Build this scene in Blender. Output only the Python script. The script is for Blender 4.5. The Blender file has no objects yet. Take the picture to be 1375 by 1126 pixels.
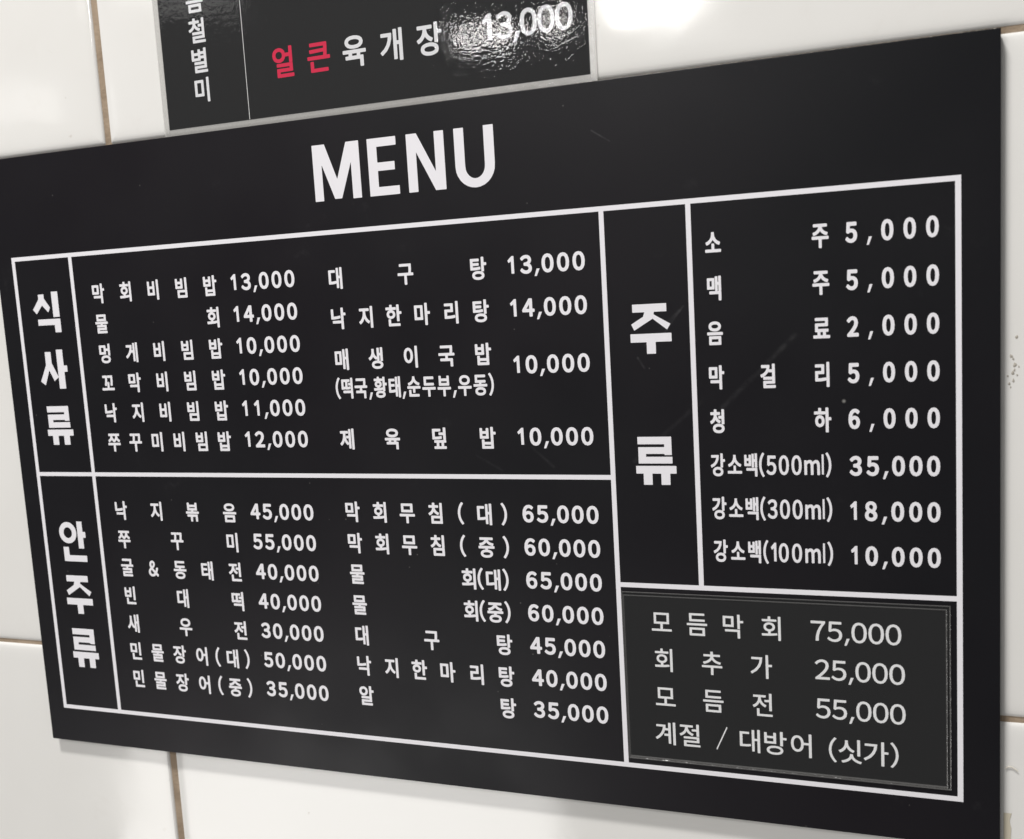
import bpy, bmesh, math, random
import numpy as np
from mathutils import Matrix, Vector
from mathutils.geometry import delaunay_2d_cdt
random.seed(4)
sc = bpy.context.scene
col = sc.collection
ZT = 1.6                       # height of the top left corner of the white frame above the floor
BT = 0.005                     # the board stands this far proud of the tile faces

# ------------------------------------------------------------------ camera
cam = bpy.data.cameras.new('camera')
cam.sensor_width = 36.0
cam.lens = 35.35
cam.clip_start = 0.02
cam.clip_end = 100
co = bpy.data.objects.new('camera', cam)
col.objects.link(co)
co.matrix_world = Matrix(((0.94107361, 0.01360303, 0.33792812, 0.49151924),
                          (0.33316753, 0.13447165, -0.93322922, -0.48210235),
                          (-0.0581365, 0.99082407, 0.12201563, ZT - 0.04035027),
                          (0, 0, 0, 1)))
sc.camera = co
cam.dof.use_dof = True
cam.dof.focus_distance = 0.53
cam.dof.aperture_fstop = 13.0

# ------------------------------------------------------------------ world and lamps (indoor)
wd = bpy.data.worlds.new('World')
sc.world = wd
wd.use_nodes = True
bg = wd.node_tree.nodes['Background']
bg.inputs[0].default_value = (1.0, 0.99, 0.975, 1)
bg.inputs[1].default_value = 0.19
sc.view_settings.view_transform = 'Standard'
sc.view_settings.look = 'None'
sc.view_settings.exposure = 0.05
sc.view_settings.gamma = 1.0


def lamp(name, pos, target, sx, sy, power, color=(1, 0.98, 0.955)):
    l = bpy.data.lights.new(name, 'AREA')
    l.shape = 'RECTANGLE'
    l.size = sx
    l.size_y = sy
    l.energy = power
    l.color = color
    o = bpy.data.objects.new(name, l)
    col.objects.link(o)
    o.location = pos
    d = Vector(target) - Vector(pos)
    o.rotation_euler = d.to_track_quat('-Z', 'Y').to_euler()
    return o


TG = (0.25, 0, ZT - 0.12)
lamp('ceiling_lamp', (-0.10, -0.92, ZT + 2.05), TG, 0.45, 0.16, 56)           # steep one near the wall
lamp('ceiling_lamp', (-0.16, -3.0, ZT + 0.895), TG, 0.26, 0.07, 6)
lamp('ceiling_lamp', (-0.80, -3.0, ZT + 0.877), TG, 0.20, 0.05, 1.0)
lamp('ceiling_lamp', (-0.53, -3.0, ZT + 0.885), TG, 0.10, 0.05, 0.45)
lamp('ceiling_lamp', (-2.10, -3.0, ZT + 1.22), TG, 0.5, 0.14, 0.35)
lamp('ceiling_lamp', (-2.86, -3.0, ZT + 0.88), TG, 0.30, 0.16, 0.25)
lamp('ceiling_lamp', (-1.1, -3.0, ZT + 2.0), TG, 0.9, 0.5, 33)  # added unseen soft panel, deepens the shadow right of the board
lamp('table_glow', (-0.7, -1.5, ZT - 1.25), TG, 1.0, 0.5, 7.5)


# ------------------------------------------------------------------ materials
def mat(name, base, rough=0.5, spec=0.5, coat=0.0, coat_rough=0.05):
    m = bpy.data.materials.new(name)
    m.use_nodes = True
    b = m.node_tree.nodes['Principled BSDF']
    b.inputs['Base Color'].default_value = (*base, 1)
    b.inputs['Roughness'].default_value = rough
    b.inputs['Specular IOR Level'].default_value = spec
    b.inputs['Coat Weight'].default_value = coat
    b.inputs['Coat Roughness'].default_value = coat_rough
    return m


class NB:
    """small node helper"""
    def __init__(s, m):
        s.t = m.node_tree
        s.n = s.t.nodes
        s.l = s.t.links
        s.b = s.n['Principled BSDF'] if 'Principled BSDF' in s.n else None

    def node(s, kind, **kw):
        n = s.n.new(kind)
        for k, v in kw.items():
            if k.startswith('i_'):
                n.inputs[k[2:].replace('_', ' ')].default_value = v
            else:
                setattr(n, k, v)
        return n

    def link(s, a, b):
        s.l.new(a, b)

    def coord(s, scale=(1, 1, 1)):
        tc = s.node('ShaderNodeTexCoord')
        mp = s.node('ShaderNodeMapping')
        mp.inputs['Scale'].default_value = scale
        s.link(tc.outputs['Object'], mp.inputs['Vector'])
        return mp.outputs[0]

    def noise(s, vec, scale, detail=3, rough=0.5):
        n = s.node('ShaderNodeTexNoise')
        n.inputs['Scale'].default_value = scale
        n.inputs['Detail'].default_value = detail
        n.inputs['Roughness'].default_value = rough
        s.link(vec, n.inputs['Vector'])
        return n.outputs['Fac']

    def math(s, op, a, b=None, c=None, clamp=False):
        n = s.node('ShaderNodeMath', operation=op, use_clamp=clamp)
        for i, v in enumerate((a, b, c)):
            if v is None:
                continue
            if isinstance(v, (int, float)):
                n.inputs[i].default_value = v
            else:
                s.link(v, n.inputs[i])
        return n.outputs[0]

    def ramp(s, fac, lo, hi, a=0.0, b=1.0):
        n = s.node('ShaderNodeMapRange')
        n.interpolation_type = 'SMOOTHSTEP'
        for i, v in zip((1, 2, 3, 4), (lo, hi, a, b)):
            n.inputs[i].default_value = v
        s.link(fac, n.inputs[0])
        return n.outputs[0]

    def mix(s, fac, a, b):
        n = s.node('ShaderNodeMix', data_type='RGBA')
        for i, v in ((0, fac), (6, a), (7, b)):
            if isinstance(v, (int, float)):
                n.inputs[i].default_value = v
            elif isinstance(v, tuple):
                n.inputs[i].default_value = (*v, 1)
            else:
                s.link(v, n.inputs[i])
        return n.outputs[2]

    def bump(s, h, strength, dist, normal=None):
        n = s.node('ShaderNodeBump')
        n.inputs['Strength'].default_value = strength
        n.inputs['Distance'].default_value = dist
        s.link(h, n.inputs['Height'])
        if normal is not None:
            s.link(normal, n.inputs['Normal'])
        return n.outputs[0]


def tile_material():
    m = mat('glazed_tile', (0.80, 0.785, 0.75), 0.09, 0.5)
    k = NB(m)
    v = k.coord()
    c = k.mix(k.ramp(k.noise(v, 5.0, 4), 0.3, 0.75), (0.80, 0.79, 0.765), (0.765, 0.75, 0.72))
    # faint dirt specks
    spk = k.math('MULTIPLY', k.ramp(k.noise(v, 130.0, 2), 0.70, 0.78), k.ramp(k.noise(v, 12.0, 2), 0.5, 0.7))
    c = k.mix(k.math('MULTIPLY', spk, 0.5), c, (0.42, 0.37, 0.30))
    sm = k.math('MULTIPLY', k.ramp(k.noise(v, 26.0, 5, 0.65), 0.56, 0.80), k.ramp(k.noise(v, 3.3, 2), 0.40, 0.65))
    c = k.mix(k.math('MULTIPLY', sm, 0.30), c, (0.60, 0.56, 0.50))
    k.link(c, k.b.inputs['Base Color'])
    r = k.ramp(k.noise(v, 9.0, 3), 0.3, 0.8, 0.06, 0.16)
    k.link(r, k.b.inputs['Roughness'])
    n = k.bump(k.noise(v, 16.0, 2), 0.35, 0.0006)
    n = k.bump(k.noise(v, 75.0, 3), 1.0, 0.00004, n)
    k.link(n, k.b.inputs['Normal'])
    return m


def grout_material():
    m = mat('grout', (0.36, 0.26, 0.17), 0.9, 0.2)
    k = NB(m)
    v = k.coord()
    c = k.mix(k.ramp(k.noise(v, 60.0, 4), 0.3, 0.7), (0.38, 0.295, 0.215), (0.27, 0.205, 0.145))
    k.link(c, k.b.inputs['Base Color'])
    k.link(k.bump(k.noise(v, 500.0, 3), 0.8, 0.0006), k.b.inputs['Normal'])
    return m


def panel_material():
    m = mat('matt_black_board', (0.017, 0.0165, 0.018), 0.46, 0.2)
    k = NB(m)
    v = k.coord()
    base = k.mix(k.ramp(k.noise(v, 3.0, 3), 0.35, 0.7), (0.0088, 0.0072, 0.0098), (0.0066, 0.0068, 0.0084))
    # dust specks
    vo = k.node('ShaderNodeTexVoronoi', feature='F1')
    vo.inputs['Scale'].default_value = 48.0
    k.link(v, vo.inputs['Vector'])
    sep = k.node('ShaderNodeSeparateColor')
    k.link(vo.outputs['Color'], sep.inputs[0])
    pick = k.ramp(sep.outputs[0], 0.84, 0.88)
    size = k.math('MULTIPLY', sep.outputs[1], 0.045)
    dot = k.math('SUBTRACT', 1.0, k.math('DIVIDE', vo.outputs['Distance'], k.math('ADD', size, 0.008)), clamp=True)
    dots = k.math('MULTIPLY', dot, pick)
    vo2 = k.node('ShaderNodeTexVoronoi', feature='F1')
    vo2.inputs['Scale'].default_value = 190.0
    k.link(v, vo2.inputs['Vector'])
    sep2 = k.node('ShaderNodeSeparateColor')
    k.link(vo2.outputs['Color'], sep2.inputs[0])
    d2 = k.math('SUBTRACT', 1.0, k.math('DIVIDE', vo2.outputs['Distance'], 0.09), clamp=True)
    dots = k.math('MAXIMUM', dots, k.math('MULTIPLY', k.math('MULTIPLY', d2, k.ramp(sep2.outputs[0], 0.965, 0.98)), 0.6))
    dust = k.math('MULTIPLY', k.ramp(k.noise(v, 55.0, 5, 0.65), 0.60, 0.82), k.ramp(k.noise(v, 7.0, 2), 0.45, 0.7))
    c = k.mix(k.math('MULTIPLY', dust, 0.16), base, (0.16, 0.16, 0.16))
    c = k.mix(k.math('MULTIPLY', dots, 0.75), c, (0.35, 0.34, 0.32))
    # rubbed diagonal streaks, each a stroke between two points of the board
    sx = k.node('ShaderNodeSeparateXYZ')
    k.link(v, sx.inputs[0])
    X, Z = sx.outputs[0], sx.outputs[2]
    grain = k.ramp(k.noise(k.coord((120, 120, 120)), 1.0, 5, 0.7), 0.3, 0.75)
    for (ax, ay, bx_, by, w, amp) in STREAKS:
        amp *= 0.5
        dx, dy = bx_ - ax, (-by) - (-ay)
        L2 = dx * dx + dy * dy
        px = k.math('SUBTRACT', X, ax)
        pz = k.math('ADD', Z, ay)
        t = k.math('DIVIDE', k.math('ADD', k.math('MULTIPLY', px, dx), k.math('MULTIPLY', pz, dy)), L2, clamp=True)
        ex = k.math('SUBTRACT', px, k.math('MULTIPLY', t, dx))
        ez = k.math('SUBTRACT', pz, k.math('MULTIPLY', t, dy))
        d = k.math('SQRT', k.math('ADD', k.math('MULTIPLY', ex, ex), k.math('MULTIPLY', ez, ez)))
        f = k.math('MULTIPLY', k.math('MULTIPLY', k.ramp(d, 0.0, w, amp, 0.0), grain), 1.0)
        c = k.mix(f, c, (0.22, 0.22, 0.22))
    k.link(c, k.b.inputs['Base Color'])
    k.link(k.ramp(k.noise(v, 14.0, 4), 0.3, 0.7, 0.35, 0.45), k.b.inputs['Roughness'])
    k.link(k.bump(k.noise(v, 900.0, 2), 0.10, 0.0002), k.b.inputs['Normal'])
    return m


STREAKS = [(0.405, 0.052, 0.388, 0.068, 0.0012, 0.30), (0.407, 0.050, 0.396, 0.064, 0.0008, 0.25),
           (0.458, 0.066, 0.424, 0.099, 0.0020, 0.20), (0.384, 0.074, 0.387, 0.079, 0.0009, 0.55),
           (0.366, -0.036, 0.375, -0.030, 0.0006, 0.5), (0.415, 0.095, 0.380, 0.125, 0.0018, 0.12),
           (0.327, 0.118, 0.338, 0.128, 0.0012, 0.15), (0.296, 0.122, 0.310, 0.130, 0.0010, 0.10)]


def film_material(name, cell, strength, tint=0.0, rough=0.06):
    """clear laminating film: you look through it, and it mirrors the lamps on an uneven skin"""
    m = bpy.data.materials.new(name)
    m.use_nodes = True
    k = NB(m)
    k.n.remove(k.b)
    out = [n for n in k.n if n.type == 'OUTPUT_MATERIAL'][0]
    tr = k.node('ShaderNodeBsdfTransparent')
    gl = k.node('ShaderNodeBsdfGlossy')
    gl.inputs['Roughness'].default_value = rough
    df = k.node('ShaderNodeBsdfDiffuse')
    df.inputs['Color'].default_value = (0.68, 0.67, 0.65, 1)
    # reflectance of the skin, the same from both sides
    ge = k.node('ShaderNodeNewGeometry')
    dp = k.node('ShaderNodeVectorMath', operation='DOT_PRODUCT')
    k.link(ge.outputs['Normal'], dp.inputs[0])
    k.link(ge.outputs['Incoming'], dp.inputs[1])
    inv = k.math('SUBTRACT', 1.0, k.math('ABSOLUTE', dp.outputs['Value']))
    fr = k.math('MULTIPLY_ADD', k.math('POWER', inv, 5.0), 0.95, 0.045)
    v = k.coord()
    n = k.bump(k.noise(v, cell, 2, 0.6), 1.0, strength / cell)
    n = k.bump(k.noise(v, 40.0, 2), 1.0, 0.004 / 40, n)
    k.link(n, gl.inputs['Normal'])
    m1 = k.node('ShaderNodeMixShader')
    m1.inputs[0].default_value = tint
    k.link(tr.outputs[0], m1.inputs[1])
    k.link(df.outputs[0], m1.inputs[2])
    m2 = k.node('ShaderNodeMixShader')
    k.link(fr, m2.inputs[0])
    k.link(m1.outputs[0], m2.inputs[1])
    k.link(gl.outputs[0], m2.inputs[2])
    k.link(m2.outputs[0], out.inputs[0])
    return m


M = {}
M['tile'] = tile_material()
M['grout'] = grout_material()
M['panel'] = panel_material()
M['edge'] = mat('board_core', (0.03, 0.028, 0.028), 0.6, 0.3)
M['white'] = mat('white_print', (0.81, 0.795, 0.83), 0.45, 0.4)
M['white2'] = mat('white_print_under_film', (0.74, 0.74, 0.76), 0.6, 0.2)
M['grey'] = mat('light_grey_print', (0.83, 0.83, 0.84), 0.6, 0.2)
M['red'] = mat('red_print', (0.64, 0.02, 0.07), 0.6, 0.2)
M['black_print'] = mat('black_printed_paper', (0.0112, 0.0114, 0.0122), 0.7, 0.2)
M['film_upper'] = film_material('bumpy_laminate', 500.0, 0.017, 0.0, 0.02)
M['film_margin'] = film_material('clear_laminate_margin', 200.0, 0.03, 0.26, 0.2)
M['film_small'] = film_material('laminate', 160.0, 0.03, 0.0, 0.06)
M['film_ridge'] = film_material('laminate_rim', 300.0, 0.10, 0.11, 0.20)
M['chip'] = mat('bare_board_core', (0.60, 0.57, 0.52), 0.8, 0.2)
M['tape'] = mat('old_yellowed_tape', (0.58, 0.53, 0.42), 0.6, 0.3)
M['dirt'] = mat('dark_residue', (0.42, 0.39, 0.34), 0.8, 0.2)
M['thread'] = mat('pale_thread', (0.62, 0.58, 0.50), 0.8, 0.2)


# ------------------------------------------------------------------ object helpers
def link_mesh(name, verts, faces, m, parent=None, smooth=False):
    me = bpy.data.meshes.new(name)
    me.from_pydata(verts, [], faces)
    me.update()
    me.materials.append(m)
    if smooth:
        me.polygons.foreach_set('use_smooth', [True] * len(me.polygons))
    o = bpy.data.objects.new(name, me)
    col.objects.link(o)
    if parent is not None:
        o.parent = parent
    return o


def empty(name, loc, label, cat):
    o = bpy.data.objects.new(name, None)
    o.empty_display_size = 0.05
    o.location = loc
    col.objects.link(o)
    o['label'] = label
    o['category'] = cat
    return o


def box_data(x0, x1, y0, y1, z0, z1):
    v = [(x, y, z) for x in (x0, x1) for y in (y0, y1) for z in (z0, z1)]
    f = [(0, 1, 3, 2), (4, 6, 7, 5), (0, 4, 5, 1), (2, 3, 7, 6), (0, 2, 6, 4), (1, 5, 7, 3)]
    return v, f


def bevel_box(name, x0, x1, y0, y1, z0, z1, r, m, parent, seg=2):
    bm = bmesh.new()
    v, f = box_data(x0, x1, y0, y1, z0, z1)
    vs = [bm.verts.new(p) for p in v]
    for q in f:
        bm.faces.new([vs[i] for i in q])
    bmesh.ops.recalc_face_normals(bm, faces=bm.faces)
    bmesh.ops.bevel(bm, geom=list(bm.edges), offset=r, segments=seg, affect='EDGES', profile=0.5)
    me = bpy.data.meshes.new(name)
    bm.to_mesh(me)
    bm.free()
    me.materials.append(m)
    o = bpy.data.objects.new(name, me)
    col.objects.link(o)
    o.parent = parent
    return o


# positions read on the board's front plane, carried back to the wall plane behind it
KW = BT / 0.48210235


def wx(x):
    return x + (x - 0.49152) * KW


def wy(y):
    return y + (y - 0.04035) * KW


# ------------------------------------------------------------------ wall: grout bed with glazed tiles
WALL = bpy.data.objects.new('wall', bpy.data.meshes.new('wall'))
JX = wx(0.0805)           # the vertical joint in view
JZ = -wy(-0.0588) - 0.0011         # the horizontal joint at the top of the board
PX, PZ = 0.6135, -JZ + 0 + wy(0.2440) + 2 * JZ  # pitches (PZ set just below)
PZ = JZ + wy(0.2440)
GV, GH = 0.0036, 0.0019
x0w, x1w = JX - 3 * PX, JX + 3 * PX
z0w, z1w = ZT + JZ - 4 * PZ, ZT + JZ + 4 * PZ
v, f = box_data(x0w, x1w, BT + 0.0011, BT + 0.03, z0w, z1w)
WALL.data.from_pydata(v, [], f)
WALL.data.materials.append(M['grout'])
col.objects.link(WALL)
WALL['kind'] = 'structure'


def tile_mesh(seed):
    w, h = PX - GV, PZ - GH
    rings = [(0.0, 0.0024), (0.0003, 0.0013), (0.001, 0.0006), (0.0022, 0.0003), (0.004, 0.00013), (0.007, 0.00004), (0.011, 0.0)]
    vs, fs = [], []
    n = 24
    for ins, dep in rings:
        a, b = w / 2 - ins, h / 2 - ins
        rc = max(0.0012 - ins * 0.2, 0.0003)
        for c_, (sx, sz) in enumerate(((1, -1), (1, 1), (-1, 1), (-1, -1))):
            for q in range(6):
                an = math.radians(-90 + c_ * 90 + q * 18)
                vs.append((sx * (a - rc) + rc * math.cos(an), dep, sz * (b - rc) + rc * math.sin(an)))
    for r in range(len(rings) - 1):
        for i in range(n):
            j = (i + 1) % n
            fs.append((r * n + i, r * n + j, (r + 1) * n + j, (r + 1) * n + i))
    fs.append(tuple(range((len(rings) - 1) * n, len(rings) * n)))
    me = bpy.data.meshes.new('tile')
    me.from_pydata(vs, [], fs)
    me.update()
    me.materials.append(M['tile'])
    me.polygons.foreach_set('use_smooth', [True] * len(me.polygons))
    return me


tm = tile_mesh(1)
rt = random.Random(9)
for i in range(-3, 3):
    for j in range(-4, 4):
        o = bpy.data.objects.new('tile', tm)
        col.objects.link(o)
        o.parent = WALL
        o.location = (JX + (i + 0.5) * PX, BT, ZT + JZ + (j + 0.5) * PZ)
        if (i, j) != (0, -1):
            o.rotation_euler = (rt.uniform(-0.0012, 0.0012), 0, rt.uniform(-0.0012, 0.0012))

# ------------------------------------------------------------------ glyphs
CH = {}
FULL = {c: chr(ord(c) + 0xFEE0) for c in '0123456789,()&/ml'}


def load_glyphs(chars):
    """outline segments of each character, in em units, taken from the built-in text object"""
    chars = sorted(set(chars))
    cu = bpy.data.curves.new('glyphs', 'FONT')
    cu.body = '\n'.join(FULL.get(c, c) for c in chars)
    cu.space_line = 3.0
    cu.resolution_u = 4
    o = bpy.data.objects.new('glyphs', cu)
    col.objects.link(o)
    dg = bpy.context.evaluated_depsgraph_get()
    me = bpy.data.meshes.new_from_object(o.evaluated_get(dg))
    n = len(me.vertices)
    P = np.empty(n * 3, dtype=np.float32)
    me.vertices.foreach_get('co', P)
    P = P.reshape(-1, 3)
    cnt = {}
    for p in me.polygons:
        for ek in p.edge_keys:
            cnt[ek] = cnt.get(ek, 0) + 1
    segs = [ek for ek, c in cnt.items() if c == 1]
    top = 0.0
    for a, b in segs:
        y = (P[a, 1] + P[b, 1]) / 2
        row = int(round((0.35 - y) / 3.0))
        CH.setdefault(chars[row], []).append((P[a, 0], P[a, 1] + 3.0 * row, P[b, 0], P[b, 1] + 3.0 * row))
    for c in chars:
        CH[c] = np.array(CH[c], dtype=np.float32)
    bpy.data.objects.remove(o)
    bpy.data.curves.remove(cu)
    bpy.data.meshes.remove(me)


def poly_segs(pts):
    return [(pts[i][0], pts[i][1], pts[(i + 1) % len(pts)][0], pts[(i + 1) % len(pts)][1]) for i in range(len(pts))]


def field(seglist, xs, ys):
    """signed distance (negative inside) to the union of several closed outlines"""
    gx, gy = np.meshgrid(xs, ys)
    gx = gx.ravel().astype(np.float32)
    gy = gy.ravel().astype(np.float32)
    out = None
    for S in seglist:
        S = np.asarray(S, dtype=np.float32)
        d2 = np.full(gx.shape, 1e9, dtype=np.float32)
        ins = np.zeros(gx.shape, dtype=bool)
        for ax, ay, bx_, by in S:
            dx, dy = bx_ - ax, by - ay
            L = dx * dx + dy * dy + 1e-12
            px, py = gx - ax, gy - ay
            t = np.clip((px * dx + py * dy) / L, 0, 1)
            ex, ey = px - t * dx, py - t * dy
            np.minimum(d2, ex * ex + ey * ey, out=d2)
            if ay != by:
                hit = (ay > gy) != (by > gy)
                ins ^= hit & (gx < dx * (gy - ay) / dy + ax)
        d = np.sqrt(d2)
        d[ins] *= -1
        out = d if out is None else np.minimum(out, d)
    return out.reshape(len(ys), len(xs))


def simplify(pts, tol):
    def rec(a, b):
        if b <= a + 1:
            return []
        p, q = pts[a], pts[b]
        dx, dy = q[0] - p[0], q[1] - p[1]
        L = math.hypot(dx, dy) or 1e-9
        best, bi = -1, None
        for i in range(a + 1, b):
            if L < 1e-7:
                d = math.hypot(pts[i][0] - p[0], pts[i][1] - p[1])
            else:
                d = abs((pts[i][0] - p[0]) * dy - (pts[i][1] - p[1]) * dx) / L
            if d > best:
                best, bi = d, i
        if best > tol:
            return rec(a, bi) + [bi] + rec(bi, b)
        return []
    n = len(pts) - 1
    far = max(range(1, n), key=lambda i: math.hypot(pts[i][0] - pts[0][0], pts[i][1] - pts[0][1]))
    idx = [0] + rec(0, far) + [far] + rec(far, n)
    return [pts[i] for i in idx]


def contour_mesh(F, xs, ys, tol):
    """outline of F < 0 as triangles"""
    ny, nx = F.shape
    F = np.where(np.abs(F) < 1e-6, 1e-6, F)
    neg = F < 0
    s = neg[:-1, :-1].astype(int) + neg[1:, :-1] + neg[:-1, 1:] + neg[1:, 1:]
    cells = np.argwhere((s > 0) & (s < 4))

    def pt(e):
        k, i, j = e
        if k == 0:
            t = F[i, j] / (F[i, j] - F[i, j + 1])
            return (xs[j] + t * (xs[j + 1] - xs[j]), ys[i])
        t = F[i, j] / (F[i, j] - F[i + 1, j])
        return (xs[j], ys[i] + t * (ys[i + 1] - ys[i]))
    adj = {}
    for i, j in cells:
        i, j = int(i), int(j)
        es = []
        if neg[i, j] != neg[i, j + 1]:
            es.append((0, i, j))
        if neg[i, j + 1] != neg[i + 1, j + 1]:
            es.append((1, i, j + 1))
        if neg[i + 1, j] != neg[i + 1, j + 1]:
            es.append((0, i + 1, j))
        if neg[i, j] != neg[i + 1, j]:
            es.append((1, i, j))
        pairs = [(es[0], es[1])] if len(es) == 2 else [(es[0], es[1]), (es[2], es[3])]
        for a, b in pairs:
            adj.setdefault(a, []).append(b)
            adj.setdefault(b, []).append(a)
    used = set()
    V, E = [], []
    for st in list(adj):
        if st in used:
            continue
        loop = [st]
        used.add(st)
        prev, cur = None, st
        while True:
            nx_ = [q for q in adj[cur] if q != prev]
            nxt = nx_[0] if nx_ else None
            if nxt is None or nxt == st or nxt in used:
                break
            loop.append(nxt)
            used.add(nxt)
            prev, cur = cur, nxt
        if len(loop) < 4:
            continue
        pts = [pt(e) for e in loop]
        pts.append(pts[0])
        pts = simplify(pts, tol)
        if len(pts) < 3:
            continue
        b = len(V)
        V += [Vector(p) for p in pts]
        E += [(b + q, b + (q + 1) % len(pts)) for q in range(len(pts))]
    v2, e2, f2, *_ = delaunay_2d_cdt(V, E, [], 0, 1e-6)
    x0, y0, hx, hy = xs[0], ys[0], xs[1] - xs[0], ys[1] - ys[0]
    keep = []
    for t in f2:
        cx_ = sum(v2[i][0] for i in t) / 3
        cy_ = sum(v2[i][1] for i in t) / 3
        fi, fj = (cy_ - y0) / hy, (cx_ - x0) / hx
        i, j = min(max(int(fi), 0), ny - 2), min(max(int(fj), 0), nx - 2)
        u, w = fi - i, fj - j
        val = (F[i, j] * (1 - u) + F[i + 1, j] * u) * (1 - w) + (F[i, j + 1] * (1 - u) + F[i + 1, j + 1] * u) * w
        if val < 0:
            keep.append(tuple(t))
    vv = np.array([(p[0], p[1]) for p in v2])
    return vv, keep


# hand drawn heavy characters, drawn in a unit box (x right, y up)
def R4(x0, x1, y0, y1):
    return poly_segs([(x0, y0), (x1, y0), (x1, y1), (x0, y1)])


def stroke(ax, ay, bx_, by, wa, wb=None):
    wb = wb or wa
    dx, dy = bx_ - ax, by - ay
    L = math.hypot(dx, dy)
    nx_, ny_ = -dy / L, dx / L
    return poly_segs([(ax + nx_ * wa / 2, ay + ny_ * wa / 2), (bx_ + nx_ * wb / 2, by + ny_ * wb / 2),
                      (bx_ - nx_ * wb / 2, by - ny_ * wb / 2), (ax - nx_ * wa / 2, ay - ny_ * wa / 2)])


def ring(cx_, cy_, rx, ry, t, tx=None):
    tx = tx or t
    a = [(cx_ + rx * math.cos(q * math.pi / 16), cy_ + ry * math.sin(q * math.pi / 16)) for q in range(32)]
    b = [(cx_ + (rx - tx) * math.cos(q * math.pi / 16), cy_ + (ry - t) * math.sin(q * math.pi / 16)) for q in range(32)]
    return poly_segs(a) + poly_segs(b)


ru = [R4(.06, .90, .845, 1.0), R4(.72, .90, .62, .9), R4(.07, .90, .645, .785), R4(.07, .26, .46, .72), R4(.07, .91, .445, .585),
      R4(0, 1, .235, .395), R4(.18, .40, 0, .30), R4(.62, .84, 0, .30)]
ju = [R4(.07, .90, .835, .995), poly_segs([(.385, .88), (.61, .88), (.56, .70), (.10, .475), (.03, .60), (.33, .745)]),
      poly_segs([(.44, .80), (.56, .70), (.90, .47), (.985, .585), (.66, .745), (.56, .80)]),
      R4(0, 1, .235, .405), R4(.39, .61, 0, .30)]
sik = [poly_segs([(.235, .95), (.44, .95), (.44, .84), (.63, .62), (.55, .50), (.345, .68), (.12, .47), (.0, .585), (.235, .83)]),
       R4(.72, .95, .38, 1.0), R4(.14, .955, .185, .335), R4(.735, .955, 0, .25)]
sa = [poly_segs([(.25, .95), (.46, .95), (.46, .66), (.66, .30), (.50, .20), (.345, .48), (.16, .10), (.0, .20), (.25, .62)]),
      R4(.66, .885, 0, 1.0), R4(.8, 1.0, .43, .59)]
an = [ring(.33, .715, .33, .265, .13, .17), R4(.70, .90, .33, 1.0), R4(.8, 1.0, .60, .745),
      R4(.10, .31, .0, .36), R4(.10, .97, .0, .155)]
one = [poly_segs([(.0, .555), (.135, .555 - .10), (.19, .50), (.25, .545), (.25, .0), (.415, .0), (.415, .745), (.285, .745)])]
# 1 without a foot, for the bold prices (in em units, stroke weight drawn in)
ONE_BOLD = [poly_segs([(.03, .585), (.09, .475), (.215, .545), (.215, .0), (.365, .0), (.365, .775), (.255, .775)])]
ONE_MED = [poly_segs([(.05, .62), (.09, .545), (.245, .63), (.245, .0), (.345, .0), (.345, .76), (.275, .76)])]
COMMA_BOLD = [poly_segs([(.125, .155), (.285, .155), (.12, -.17), (.0, -.17)])]
COMMA_MED = [poly_segs([(.09, .13), (.20, .13), (.085, -.14), (.0, -.14)])]
ELL = [poly_segs([(.0, .0), (.115, .0), (.115, .80), (.0, .80)])]
HEAVY = {'류': ru, '주': ju, '식': sik, '사': sa, '안': an}
HEAVY['M'] = [R4(0, .185, 0, 1), R4(.815, 1, 0, 1), poly_segs([(0.05, 1), (.27, 1), (.575, .16), (.575, .02), (.425, .02)]),
              poly_segs([(.95, 1), (.73, 1), (.425, .16), (.425, .02), (.575, .02)])]
HEAVY['E'] = [R4(0, .31, 0, 1), R4(0, .96, .85, 1), R4(0, .88, .43, .575), R4(0, 1, 0, .15)]
HEAVY['N'] = [R4(0, .25, 0, 1), R4(.75, 1, 0, 1), poly_segs([(.03, 1), (.28, 1), (.97, 0), (.72, 0)])]
_a = [(0, 1), (0, .36)] + [(.5 - .5 * math.cos(q * math.pi / 14), .35 - .37 * math.sin(q * math.pi / 14)) for q in range(1, 14)] + [(1, .36), (1, 1), (.75, 1), (.75, .36)] + \
     [(.5 + .25 * math.cos(q * math.pi / 14), .35 - .215 * math.sin(q * math.pi / 14)) for q in range(1, 14)] + [(.25, .36), (.25, 1)]
HEAVY['U'] = [poly_segs(_a)]

GC = {}


def glyph(c, aspect, d):
    """cached flat glyph: (verts in em units with the x squeeze applied, tris, ink bounds)"""
    key = (c, round(aspect, 3), round(d, 4))
    if key in GC:
        return GC[key]
    if c in '1,l':
        bold, med = {'1': (ONE_BOLD, ONE_MED), ',': (COMMA_BOLD, COMMA_MED), 'l': (ELL, ELL)}[c]
        S = [[(a * aspect, b, e * aspect, g) for a, b, e, g in q] for q in (bold if d > 0.015 else med)]
        dd = 0.0
    else:
        A = CH[c].copy()
        A[:, 0] *= aspect
        A[:, 2] *= aspect
        S, dd = [A], d
    allp = np.concatenate([np.asarray(q)[:, :2] for q in S])
    h = 1 / 95
    xs = np.arange(allp[:, 0].min() - dd - 2 * h, allp[:, 0].max() + dd + 2.5 * h, h)
    ys = np.arange(allp[:, 1].min() - dd - 2 * h, allp[:, 1].max() + dd + 2.5 * h, h)
    F = field(S, xs, ys) - dd
    v, t = contour_mesh(F, xs, ys, 0.0028)
    used = sorted({i for q in t for i in q})
    ink = (v[used, 0].min(), v[used, 0].max(), v[used, 1].min(), v[used, 1].max())
    GC[key] = (v, t, ink)
    return GC[key]


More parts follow.
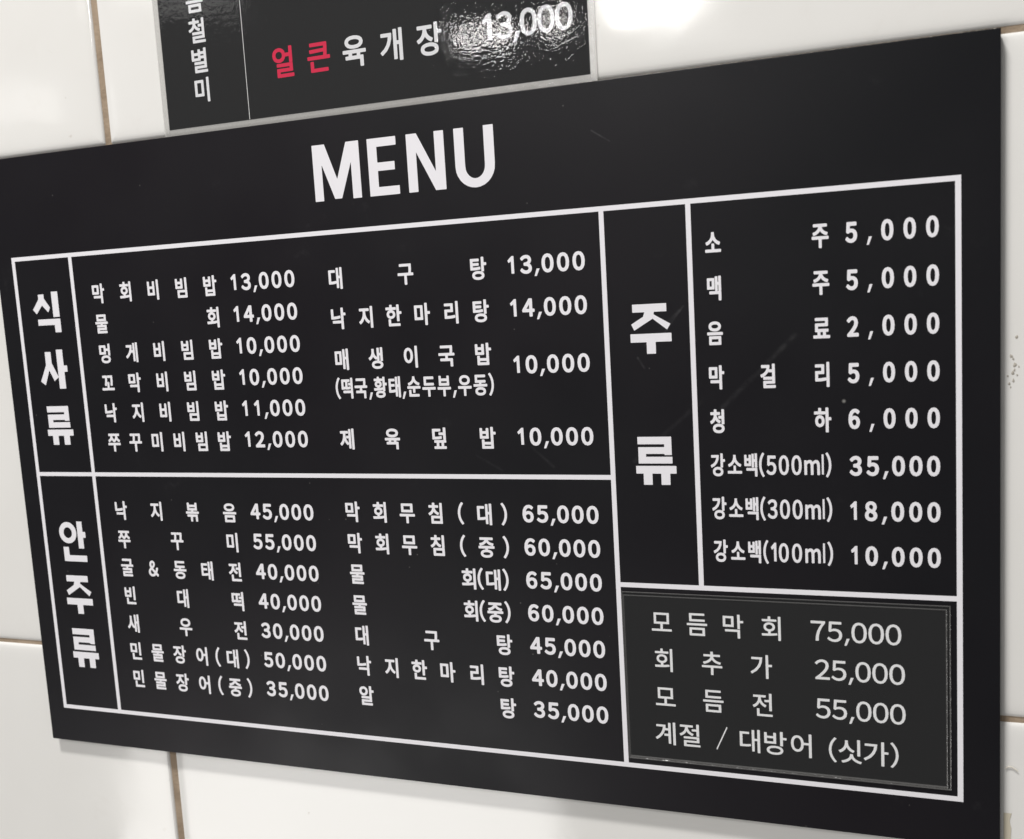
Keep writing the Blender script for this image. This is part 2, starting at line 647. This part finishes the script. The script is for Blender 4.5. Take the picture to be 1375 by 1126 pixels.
def heavy(c, w, h):
    key = ('H', c, round(w, 5), round(h, 5))
    if key in GC:
        return GC[key]
    a = w / h
    S = [[(p * a, q, r * a, s) for p, q, r, s in poly] for poly in HEAVY[c]]
    st = 1 / 120
    xs = np.arange(-2.3 * st, a + 3 * st, st)
    ys = np.arange(-0.04 - 2.3 * st, 1 + 3 * st, st)
    v, t = contour_mesh(field(S, xs, ys), xs, ys, 0.0022)
    GC[key] = (v * h, t, None)
    return GC[key]


class Line:
    """collects glyphs lying on one plane and links them as one mesh"""
    def __init__(s):
        s.v, s.f = [], []

    def add(s, g, x, y, size, py, pm=lambda a, b: (a, b)):
        v, t, _ = g
        b = len(s.v)
        for q in v:
            X, Y = pm(x + q[0] * size, y - q[1] * size)
            s.v.append((X, py, -Y))
        s.f += [(b + i, b + j, b + k) for i, j, k in t]

    def build(s, name, m, parent):
        # faces towards the viewer (-Y)
        o = link_mesh(name, s.v, [f for f in s.f], m, parent)
        return o


ident = lambda a, b: (a, b)


def hangul_line(name, text, cxs, yc, size, aspect, d, m, parent, py, pm=ident, offset=(0, 0, 0)):
    """spaced out syllables with given ink centres (or first and last, the others evenly between)"""
    n = len(text)
    gs = [glyph(c, aspect, d) for c in text]
    if len(cxs) == n:
        cc = cxs
    else:
        cc = [cxs[0] + (cxs[1] - cxs[0]) * i / (n - 1) for i in range(n)]
    if n > 1:
        root = bpy.data.objects.new(name, None)
        root.empty_display_size = 0.01
        root.parent = parent
        X, Y = pm(cc[0], yc)
        org = Vector((X, py, -Y))
        root.location = org - Vector(offset)
        col.objects.link(root)
    for c, g, x in zip(text, gs, cc):
        ic = (g[2][0] + g[2][1]) / 2
        L = Line()
        xx, yy = x - ic * size, yc + (0.38 if c not in '()' else 0.36) * size
        key = (c, size, aspect, d, m.name, py)
        if key not in SYL:
            L.add(g, 0, 0, size, 0)
            me = bpy.data.meshes.new('character')
            me.from_pydata(L.v, [], L.f)
            me.update()
            me.materials.append(m)
            SYL[key] = me
        o = bpy.data.objects.new('character' if n > 1 else name, SYL[key])
        col.objects.link(o)
        X, Y = pm(xx, yy)
        if n > 1:
            o.parent = root
            o.location = Vector((X, py, -Y)) - org
        else:
            o.parent = parent
            o.location = Vector((X, py, -Y)) - Vector(offset)
    return root if n > 1 else o


SYL = {}


def number_line(name, text, x0, x1, yc, size, aspect, d, m, parent, py, comma=0.42, pm=ident, L=None, first_ink=True):
    own = L is None
    L = L or Line()
    gs = [glyph(c, aspect, d) for c in text]
    pos = [0.0]
    for a, b in zip(text, text[1:]):
        pos.append(pos[-1] + (0.5 if a != ',' else comma / 2) + (0.5 if b != ',' else comma / 2))
    w0 = (gs[0][2][1] - gs[0][2][0]) * size
    w1 = (gs[-1][2][1] - gs[-1][2][0]) * size
    c0, c1 = x0 + w0 / 2, x1 - w1 / 2
    for c, g, p in zip(text, gs, pos):
        x = c0 + (c1 - c0) * p / pos[-1]
        ic = (g[2][0] + g[2][1]) / 2
        if c == '1' and p > 0:
            x -= 0.02 * size
        yb = yc + 0.372 * size
        if c == ',':
            yb = yc + 0.372 * size
        L.add(g, x - ic * size, yb, size, py, pm)
    return L.build(name, m, parent) if own else None


def packed_line(name, text, x0, x1, yc, size, aspect, d, m, parent, py, gap=0.06, pm=ident, adv=None):
    """characters set tight: ink widths in sequence with even gaps, stretched to fill x0..x1"""
    L = Line()
    gs = [glyph(c, aspect, d) for c in text]
    ws = [(g[2][1] - g[2][0]) * size for g in gs]
    free = (x1 - x0) - sum(ws)
    k = [1.0 if (a not in '(),1l' and b not in '(),1l') else 0.75 for a, b in zip(text, text[1:])]
    x = x0
    for i, (c, g) in enumerate(zip(text, gs)):
        dy = 0.38
        yb = yc + dy * size
        L.add(g, x - g[2][0] * size, yb, size, py, pm)
        if i < len(k):
            x += ws[i] + free * k[i] / sum(k)
    return L.build(name, m, parent)


# ------------------------------------------------------------------ the menu board
FW, FH = 0.5286, 0.2857
BX0, BX1, BY0, BY1 = -0.0124, 0.5441, -0.0589, 0.3077
board = empty('menu_board', (0, 0, ZT), 'wide black menu board headed MENU with a white ruled frame on the tiled wall', 'menu board')
bevel_box('panel', BX0, BX1, 0.0, BT - 0.0007, -BY1, -BY0, 0.0004, M['panel'], board)

LW = 0.0024


def rule(name, x0, x1, y0, y1):
    v, f = box_data(x0, x1, -0.00012, 0.00004, -y1, -y0)
    return link_mesh(name, v, f, M['white'], board)


rule('frame_line', 0, FW, 0, LW)
rule('frame_line', 0, FW, FH - LW, FH)
rule('frame_line', 0, LW, LW, FH - LW)
rule('frame_line', FW - LW, FW, LW, FH - LW)
V1, V2, V3, H1, H2 = 0.0444, 0.3689, 0.4109, 0.1333, 0.1884
rule('divider_line', V1 - LW / 2, V1 + LW / 2, LW, H1 - LW / 2)
rule('divider_line', V1 - LW / 2, V1 + LW / 2, H1 + LW / 2, FH - LW)
rule('divider_line', V2 - LW / 2, V2 + LW / 2, LW, FH - LW)
rule('divider_line', V3 - LW / 2, V3 + LW / 2, LW, H2 - LW / 2)
rule('divider_line', LW, V2 - LW / 2, H1 - LW / 2, H1 + LW / 2)
rule('divider_line', V2 + LW / 2, FW - LW, H2 - LW / 2, H2 + LW / 2)

names = '막회비빔밥물멍게꼬낙지쭈꾸미대구탕한마리매생이국제육덮떡황태순두부우동볶음굴전빈새민장어중무침알소주맥료걸청하강백모듬추가계절방싯름철별얼큰개'
load_glyphs(names + '023456789()&/m')
PY = -0.00012


def heavy_glyph(name, c, x0, y0, x1, y1, parent=board):
    g = heavy(c, x1 - x0, y1 - y0)
    L = Line()
    L.add(g, x0, y1, 1.0, PY)
    return L.build(name, M['white'], parent)


for c, a, b in (('M', .2130, .2408), ('E', .2457, .2629), ('N', .2681, .2890), ('U', .2946, .3159)):
    heavy_glyph('title_letter', c, a, -0.0446, b, -0.0153)
for c, y0, y1, ex in (('식', .0219, .0463, .0006), ('사', .0567, .0805, .0008), ('류', .0911, .1150, .0), ('안', .1630, .1886, .0003),
                      ('주', .1975, .2223, .0002), ('류', .2320, .2573, .0002)):
    heavy_glyph('heading_character', c, .0129 - ex, y0, .0326 + ex, y1)
heavy_glyph('heading_character', '주', .3808, .0480, .4009, .0722)
heavy_glyph('heading_character', '류', .3808, .1129, .4008, .1369)

HS, HA, HD = 0.0121, 0.85, 0.026      # syllables: em size, squeeze, weight
NS, NA, ND = 0.0113, 0.89, 0.038     # figures


def row(text, cxs, yt, price, x0, x1, yp, hs=HS, ha=HA, comma=0.42, na=NA):
    hangul_line('dish_name', text, cxs, yt, hs, ha, HD, M['white'], board, PY)
    number_line('price', price, x0, x1, yp, NS, na, ND, M['white'], board, PY, comma)


for i, (t, p) in enumerate((('막회비빔밥', '13,000'), ('물회', '14,000'), ('멍게비빔밥', '10,000'), ('꼬막비빔밥', '10,000'),
                            ('낙지비빔밥', '11,000'), ('쭈꾸미비빔밥', '12,000'))):
    y = 0.0249 + i * 0.01772
    row(t, (.0627, .1411), y, p, .1550, .1959, y - 0.0009)
for t, cx_, y, p, yp in (('대구탕', (.2211, .2626, .3036), .0256, '13,000', .0252), ('낙지한마리탕', (.2211, .3036), .0471, '14,000', .0467),
                         ('매생이국밥', (.2211, .3034), .0692, '10,000', .0753), ('제육덮밥', (.2205, .3031), .1128, '10,000', .1123)):
    row(t, cx_, y, p, .3195, .3597, yp)
packed_line('dish_note', '(떡국,황태,순두부,우동)', .2160, .3082, .0849, HS * 0.98, 0.72, HD, M['white'], board, PY)
for i, (t, p) in enumerate((('낙지볶음', '45,000'), ('쭈꾸미', '55,000'), ('굴&동태전', '40,000'), ('빈대떡', '40,000'), ('새우전', '30,000'),
                            ('민물장어(대)', '50,000'), ('민물장어(중)', '35,000'))):
    y = 0.1557 + i * 0.01768
    if t[-1] == ')':
        cx_ = [.0621, .0783, .0946, .1106, .1220, .1324, .1425]
    else:
        cx_ = (.0623, .1398)
    row(t, cx_, y - 0.0003, p, .1541, .1955, y - 0.0014)
for i, (t, p) in enumerate((('막회무침(대)', '65,000'), ('막회무침(중)', '60,000'), (None, '65,000'), (None, '60,000'), ('대구탕', '45,000'),
                            ('낙지한마리탕', '40,000'), ('알탕', '35,000'))):
    y = 0.1534 + i * 0.01768
    if t is None:
        c2 = '대' if i == 2 else '중'
        hangul_line('dish_name', '물회(' + c2 + ')', (.2202, .2872, .2939, .3012, .3082), y, HS, HA, HD, M['white'], board, PY)
        number_line('price', p, .3196, .3604, y - 0.0008, NS, NA, ND, M['white'], board, PY)
        continue
    if t[-1] == ')':
        cx_ = [.2204, .2375, .2543, .2711, .2853, .3003, .3146 - .0068]
        cx_ = [.2204, .2370, .2536, .2703, .2850, .2985, .3095]
    elif i == 4:
        cx_ = (.2201, .2629, .3054)
    else:
        cx_ = (.2201, .3054)
    row(t, cx_, y, p, .3197, .3604, y - 0.0008)
for i, (t, cx_, p) in enumerate((('소주', (.4220, .4701), '5,000'), ('맥주', (.4219, .4700), '5,000'), ('음료', (.4216, .4699), '2,000'),
                                 ('막걸리', (.4217, .4455, .4698), '5,000'), ('청하', (.4213, .4696), '6,000'))):
    y = 0.0213 + i * 0.02108
    row(t, cx_, y, p, .4809, .5196, y - 0.0003, ha=0.68, comma=0.64, na=0.70)
for i, (t, p) in enumerate((('강소백(500ml)', '35,000'), ('강소백(300ml)', '18,000'), ('강소백(100ml)', '10,000'))):
    y = 0.1268 + i * 0.0212
    packed_line('drink_name', t, .4175, .4730, y, HS * 0.98, 0.64, 0.022, M['white'], board, PY)
    number_line('price', p, .4810, .5196, y + 0.0004, NS, 0.76, ND, M['white'], board, PY, 0.50)

# pale chips along the cut edges of the board, most on the top edge
rw = random.Random(31)
cv, cf = [], []
def chip(x, z, w_, h_):
    b = len(cv)
    k_ = [rw.uniform(0.5, 1.0) for _ in range(4)]
    cv.extend([(x - w_ * k_[0], -0.00006, z), (x, -0.00006, z - h_ * k_[1]), (x + w_ * k_[2], -0.00006, z), (x, 0.0004, z + 0.0001)])
    cf.extend([(b, b + 1, b + 2), (b, b + 2, b + 3)])
for q in range(150):
    u = rw.random() ** 0.6
    chip(BX0 + 0.3 + (BX1 - BX0 - 0.301) * u, -BY0 - 0.00002, rw.uniform(.0002, .0013), rw.uniform(.00006, .00028))
for q in range(24):
    chip(rw.uniform(BX0 + .002, BX0 + .3), -BY0 - 0.00002, rw.uniform(.0002, .0006), rw.uniform(.00005, .00014))
ew = link_mesh('edge_wear', cv, cf, M['chip'], board)
ew['kind'] = 'stuff'

# ------------------------------------------------------------------ the small laminated price sheet stuck on the board
sx0, sx1, sy0, sy1 = 0.3705, 0.5236, 0.1916, 0.2803
sheet = empty('price_sheet', ((sx0 + sx1) / 2, 0, ZT - sy1),
              'small glossy black price sheet stuck in the bottom right box of the menu board', 'price sheet')
sheet_o = Vector(((sx0 + sx1) / 2, 0, -sy1))


def off(o, loc):
    """keep world coordinates when the parent is not at the board's origin"""
    o.location = tuple(-Vector(loc))
    return o


ix0, ix1, iy0, iy1 = 0.3719, 0.5214, 0.1940, 0.2786
off(bevel_box('printed_paper', sx0 + .0003, sx1 - .0003, -0.0007, -0.0002, -sy1 + .0003, -sy0 - .0003, 0.0001, M['black_print'], sheet, 1), sheet_o)


def slab(name, x0, x1, y0, y1, ya, yb, m, parent, offset, r=0.0):
    v, f = box_data(x0, x1, ya, yb, -y1, -y0)
    return off(link_mesh(name, v, f, m, parent), offset)


# rim of the laminate: a low welded ridge all round, mitred
def rim(name, o4, i4, ya, yb, m, parent, offset):
    (a0, a1, b0, b1), (c0, c1, d0, d1) = o4, i4
    w = 0.00022
    loops = [((a0, a1, b0, b1), ya), ((a0 + w / 2, a1 - w / 2, b0 + w / 2, b1 - w / 2), yb),
             ((c0 - w, c1 + w, d0 - w, d1 + w), yb + 0.0001), ((c0, c1, d0, d1), ya)]
    vs, fs = [], []
    for (p0, p1, q0, q1), y in loops:
        vs += [(p0, y, -q0), (p1, y, -q0), (p1, y, -q1), (p0, y, -q1)]
    for r in range(3):
        for i in range(4):
            j = (i + 1) % 4
            fs.append((r * 4 + i, (r + 1) * 4 + i, (r + 1) * 4 + j, r * 4 + j))
    return off(link_mesh(name, vs, fs, m, parent), offset)


e = 0.0007
rim('outer_rim', (sx0, sx1, sy0, sy1), (sx0 + e, sx1 - e, sy0 + e, sy1 - e), -0.0007, -0.0011, M['film_ridge'], sheet, sheet_o)
rim('inner_rim', (ix0 - e, ix1 + e, iy0 - e, iy1 + e), (ix0, ix1, iy0, iy1), -0.0007, -0.0012, M['film_ridge'], sheet, sheet_o)


def wavy_film(name, x0, x1, y0, y1, yf, amp, nx_, nz_, m, parent, offset, seed=0):
    r = random.Random(seed)
    ph = [r.uniform(0, 6.28) for _ in range(6)]
    vs, fs = [], []
    for j in range(nz_ + 1):
        for i in range(nx_ + 1):
            u, w = i / nx_, j / nz_
            z = amp * (math.sin(5 * u + 3 * w + ph[0]) + 0.6 * math.sin(11 * u - 7 * w + ph[1]) + 0.4 * math.sin(17 * w + 4 * u + ph[2])) / 2
            vs.append((x0 + (x1 - x0) * u, yf + z, -(y0 + (y1 - y0) * w)))
    for j in range(nz_):
        for i in range(nx_):
            a = j * (nx_ + 1) + i
            fs.append((a, a + nx_ + 1, a + nx_ + 2, a + 1))
    return off(link_mesh(name, vs, fs, m, parent, True), offset)


wavy_film('laminate_film', ix0, ix1, iy0, iy1, -0.00115, 0.00008, 40, 24, M['film_small'], sheet, sheet_o, 3)

PS = -0.00078
SS, SA, SD = 0.01300, 0.94, 0.010


def sh(o):
    return off(o, sheet_o)


for t, cc, y, p, a, b, yp in (('모듬막회', (.3904, .4081, .4257, .4438), .2068, '75,000', .4622, .5025, .2067),
                              ('회추가', (.3907, .4148, .4386), .2264, '25,000', .4637, .5039, .2258),
                              ('모듬전', (.3909, .4148, .4387), .2459, '55,000', .4637, .5040, .2452)):
    hangul_line('dish_name', t, cc, y, SS, 0.92, SD, M['grey'], sheet, PS, ident, sheet_o)
    sh(number_line('price', p, a, b, yp, SS, SA, SD, M['grey'], sheet, PS, 0.45))
L = Line()
for txt, a, b, y in (('계절', .3850, .4076, .2652), ('/', .4156, .4200, .2652), ('대방어', .4272, .4614, .2651), ('(싯가)', .4693, .5007, .2658)):
    gs = [glyph(c, 1.0 if c != '/' else 0.45, SD) for c in txt]
    ws = [(g[2][1] - g[2][0]) * SS for g in gs]
    gap = ((b - a) - sum(ws)) / max(len(txt) - 1, 1)
    x = a
    for g, w_, c in zip(gs, ws, txt):
        L.add(g, x - g[2][0] * SS, y + 0.37 * SS, SS, PS)
        x += w_ + gap
sh(L.build('dish_name', M['grey'], sheet))

# ------------------------------------------------------------------ the laminated strip above the board
ux0, ux1, uy1 = wx(0.1244), wx(0.3671), wy(-0.0620)
uy0 = uy1 - 0.185
strip_o = Vector(((ux0 + ux1) / 2, 0, -uy1))
strip = empty('menu_strip', ((ux0 + ux1) / 2, 0, ZT - uy1),
              'glossy black sheet with two red characters, stuck on the tiles above the board', 'menu sheet')
YF = BT - 0.0003
slab('printed_paper', ux0, ux1, uy0, uy1, YF - 0.0001, YF + 0.0001, M['black_print'], strip, strip_o)
UP = YF - 0.00014
dv = wx(0.1768)
slab('divider_line', dv - 0.00015, dv + 0.00015, uy0 + .002, uy1 - .0003, UP, UP + 0.00003, M['grey'], strip, strip_o)
pmw = lambda a, b: (wx(a), wy(b))


def st(o):
    return off(o, strip_o)


US, UA = 0.0170, 0.92
hangul_line('dish_name', '얼큰', (.2003, .2218), -.0893, US, UA, 0.022, M['red'], strip, UP, pmw, strip_o)['label'] = 'red bold characters'
hangul_line('dish_name', '육개장', (.2427, .2639, .2850), -.0895, US, UA, 0.022, M['white2'], strip, UP, pmw, strip_o)['label'] = 'white bold characters'
st(number_line('price', '13,000', .3135, .3597, -.0905, 0.0162, 0.92, 0.022, M['white2'], strip, UP, 0.40, pmw))
for c, y in (('름', -.1284), ('철', -.1125), ('별', -.0968), ('미', -.0813)):
    hangul_line('side_character', c, (.1483,), y, 0.0139, 0.92, 0.021, M['white2'], strip, UP, pmw, strip_o)
# clear film over everything and past the paper's edge
fx0, fx1, fy1 = ux0 - 0.0034, ux1 + 0.0034, wy(-0.0575)
wavy_film('laminate_film', ux0, ux1, uy0, uy1, YF - 0.00055, 0.00002, 60, 40, M['film_upper'], strip, strip_o, 8)
for a, b, c, d in ((fx0, ux0, uy0, fy1), (ux1, fx1, uy0, fy1), (ux0, ux1, uy1, fy1)):
    slab('laminate_margin', a, b, c, d, YF - 0.00045, YF - 0.00015, M['film_margin'], strip, strip_o)


# ------------------------------------------------------------------ small remains on the tiles
def blob(bm, x, y, rx, ry, hgt, rnd):
    n = 9
    c = bm.verts.new((x, BT - hgt, -y))
    rg = []
    for i in range(n):
        a = i * 2 * math.pi / n
        k = rnd.uniform(0.6, 1.15)
        rg.append(bm.verts.new((x + rx * k * math.cos(a), BT - 0.00002, -(y + ry * k * math.sin(a)))))
    for i in range(n):
        bm.faces.new((c, rg[i], rg[(i + 1) % n]))


bm = bmesh.new()
rb = random.Random(5)
for x, y, rx, ry in ((.5503, .0706, .0006, .0009), (.5482, .0789, .0007, .0011), (.5490, .0800, .0005, .0008), (.5497, .0828, .0008, .0011),
                     (.5489, .0860, .0007, .0011), (.5495, .0850, .0005, .0008), (.5491, .0896, .0006, .0010), (.5468, .0876, .0005, .0006),
                     (.5474, .0909, .0005, .0008), (.5505, .0872, .0004, .0006), (.5480, .0925, .0004, .0005), (.5512, .0835, .0004, .0005)):
    blob(bm, wx(x), wy(y), rx, ry, 0.0003, rb)
me = bpy.data.meshes.new('wall_residue')
bm.to_mesh(me)
bm.free()
me.materials.append(M['dirt'])
o = bpy.data.objects.new('wall_residue', me)
o.location = (0, 0, ZT)
col.objects.link(o)
o['kind'] = 'stuff'
o['label'] = 'small dark crumbs of old glue on the white tile right of the board'
o['category'] = 'glue residue'

# strip of yellowed tape by the lower right corner of the board
vs, fs = [], []
n = 14
rr = random.Random(2)
tx0, tx1, ty0, ty1 = .5455, .5484, .2887, .3400
for i in range(n + 1):
    y = ty0 + (ty1 - ty0) * i / n
    vs.append((wx(tx0), BT - 0.0002, -wy(y)))
    vs.append((wx(tx1 + rr.uniform(-.0006, .0004)), BT - 0.0003, -wy(y)))
    vs.append((wx(tx1 + rr.uniform(-.0004, .0006)), BT + 0.0001, -wy(y)))
for i in range(n):
    a = i * 3
    fs += [(a, a + 3, a + 4, a + 1), (a + 1, a + 4, a + 5, a + 2)]
o = link_mesh('tape_strip', vs, fs, M['tape'])
o.location = (0, 0, ZT)
o['label'] = 'torn strip of yellowed tape on the tile beside the lower right corner of the board'
o['category'] = 'tape'

# curled pale thread stuck on the tile lower right
cu = bpy.data.curves.new('stray_thread', 'CURVE')
cu.dimensions = '3D'
sp = cu.splines.new('NURBS')
pts = [(.5462, .2672), (.5470, .2663), (.5480, .2659), (.5492, .2663), (.5502, .2671), (.5512, .2679)]
sp.points.add(len(pts) - 1)
for q, (x, y) in zip(sp.points, pts):
    q.co = (wx(x), BT - 0.0006, -wy(y), 1)
sp.use_endpoint_u = True
cu.bevel_depth = 0.00022
cu.materials.append(M['thread'])
tmp = bpy.data.objects.new('stray_thread', cu)
col.objects.link(tmp)
me = bpy.data.meshes.new_from_object(tmp.evaluated_get(bpy.context.evaluated_depsgraph_get()))
bpy.data.objects.remove(tmp)
o = bpy.data.objects.new('stray_thread', me)
o.location = (0, 0, ZT)
col.objects.link(o)
o['label'] = 'short curled pale thread stuck to the tile right of the board'
o['category'] = 'thread'
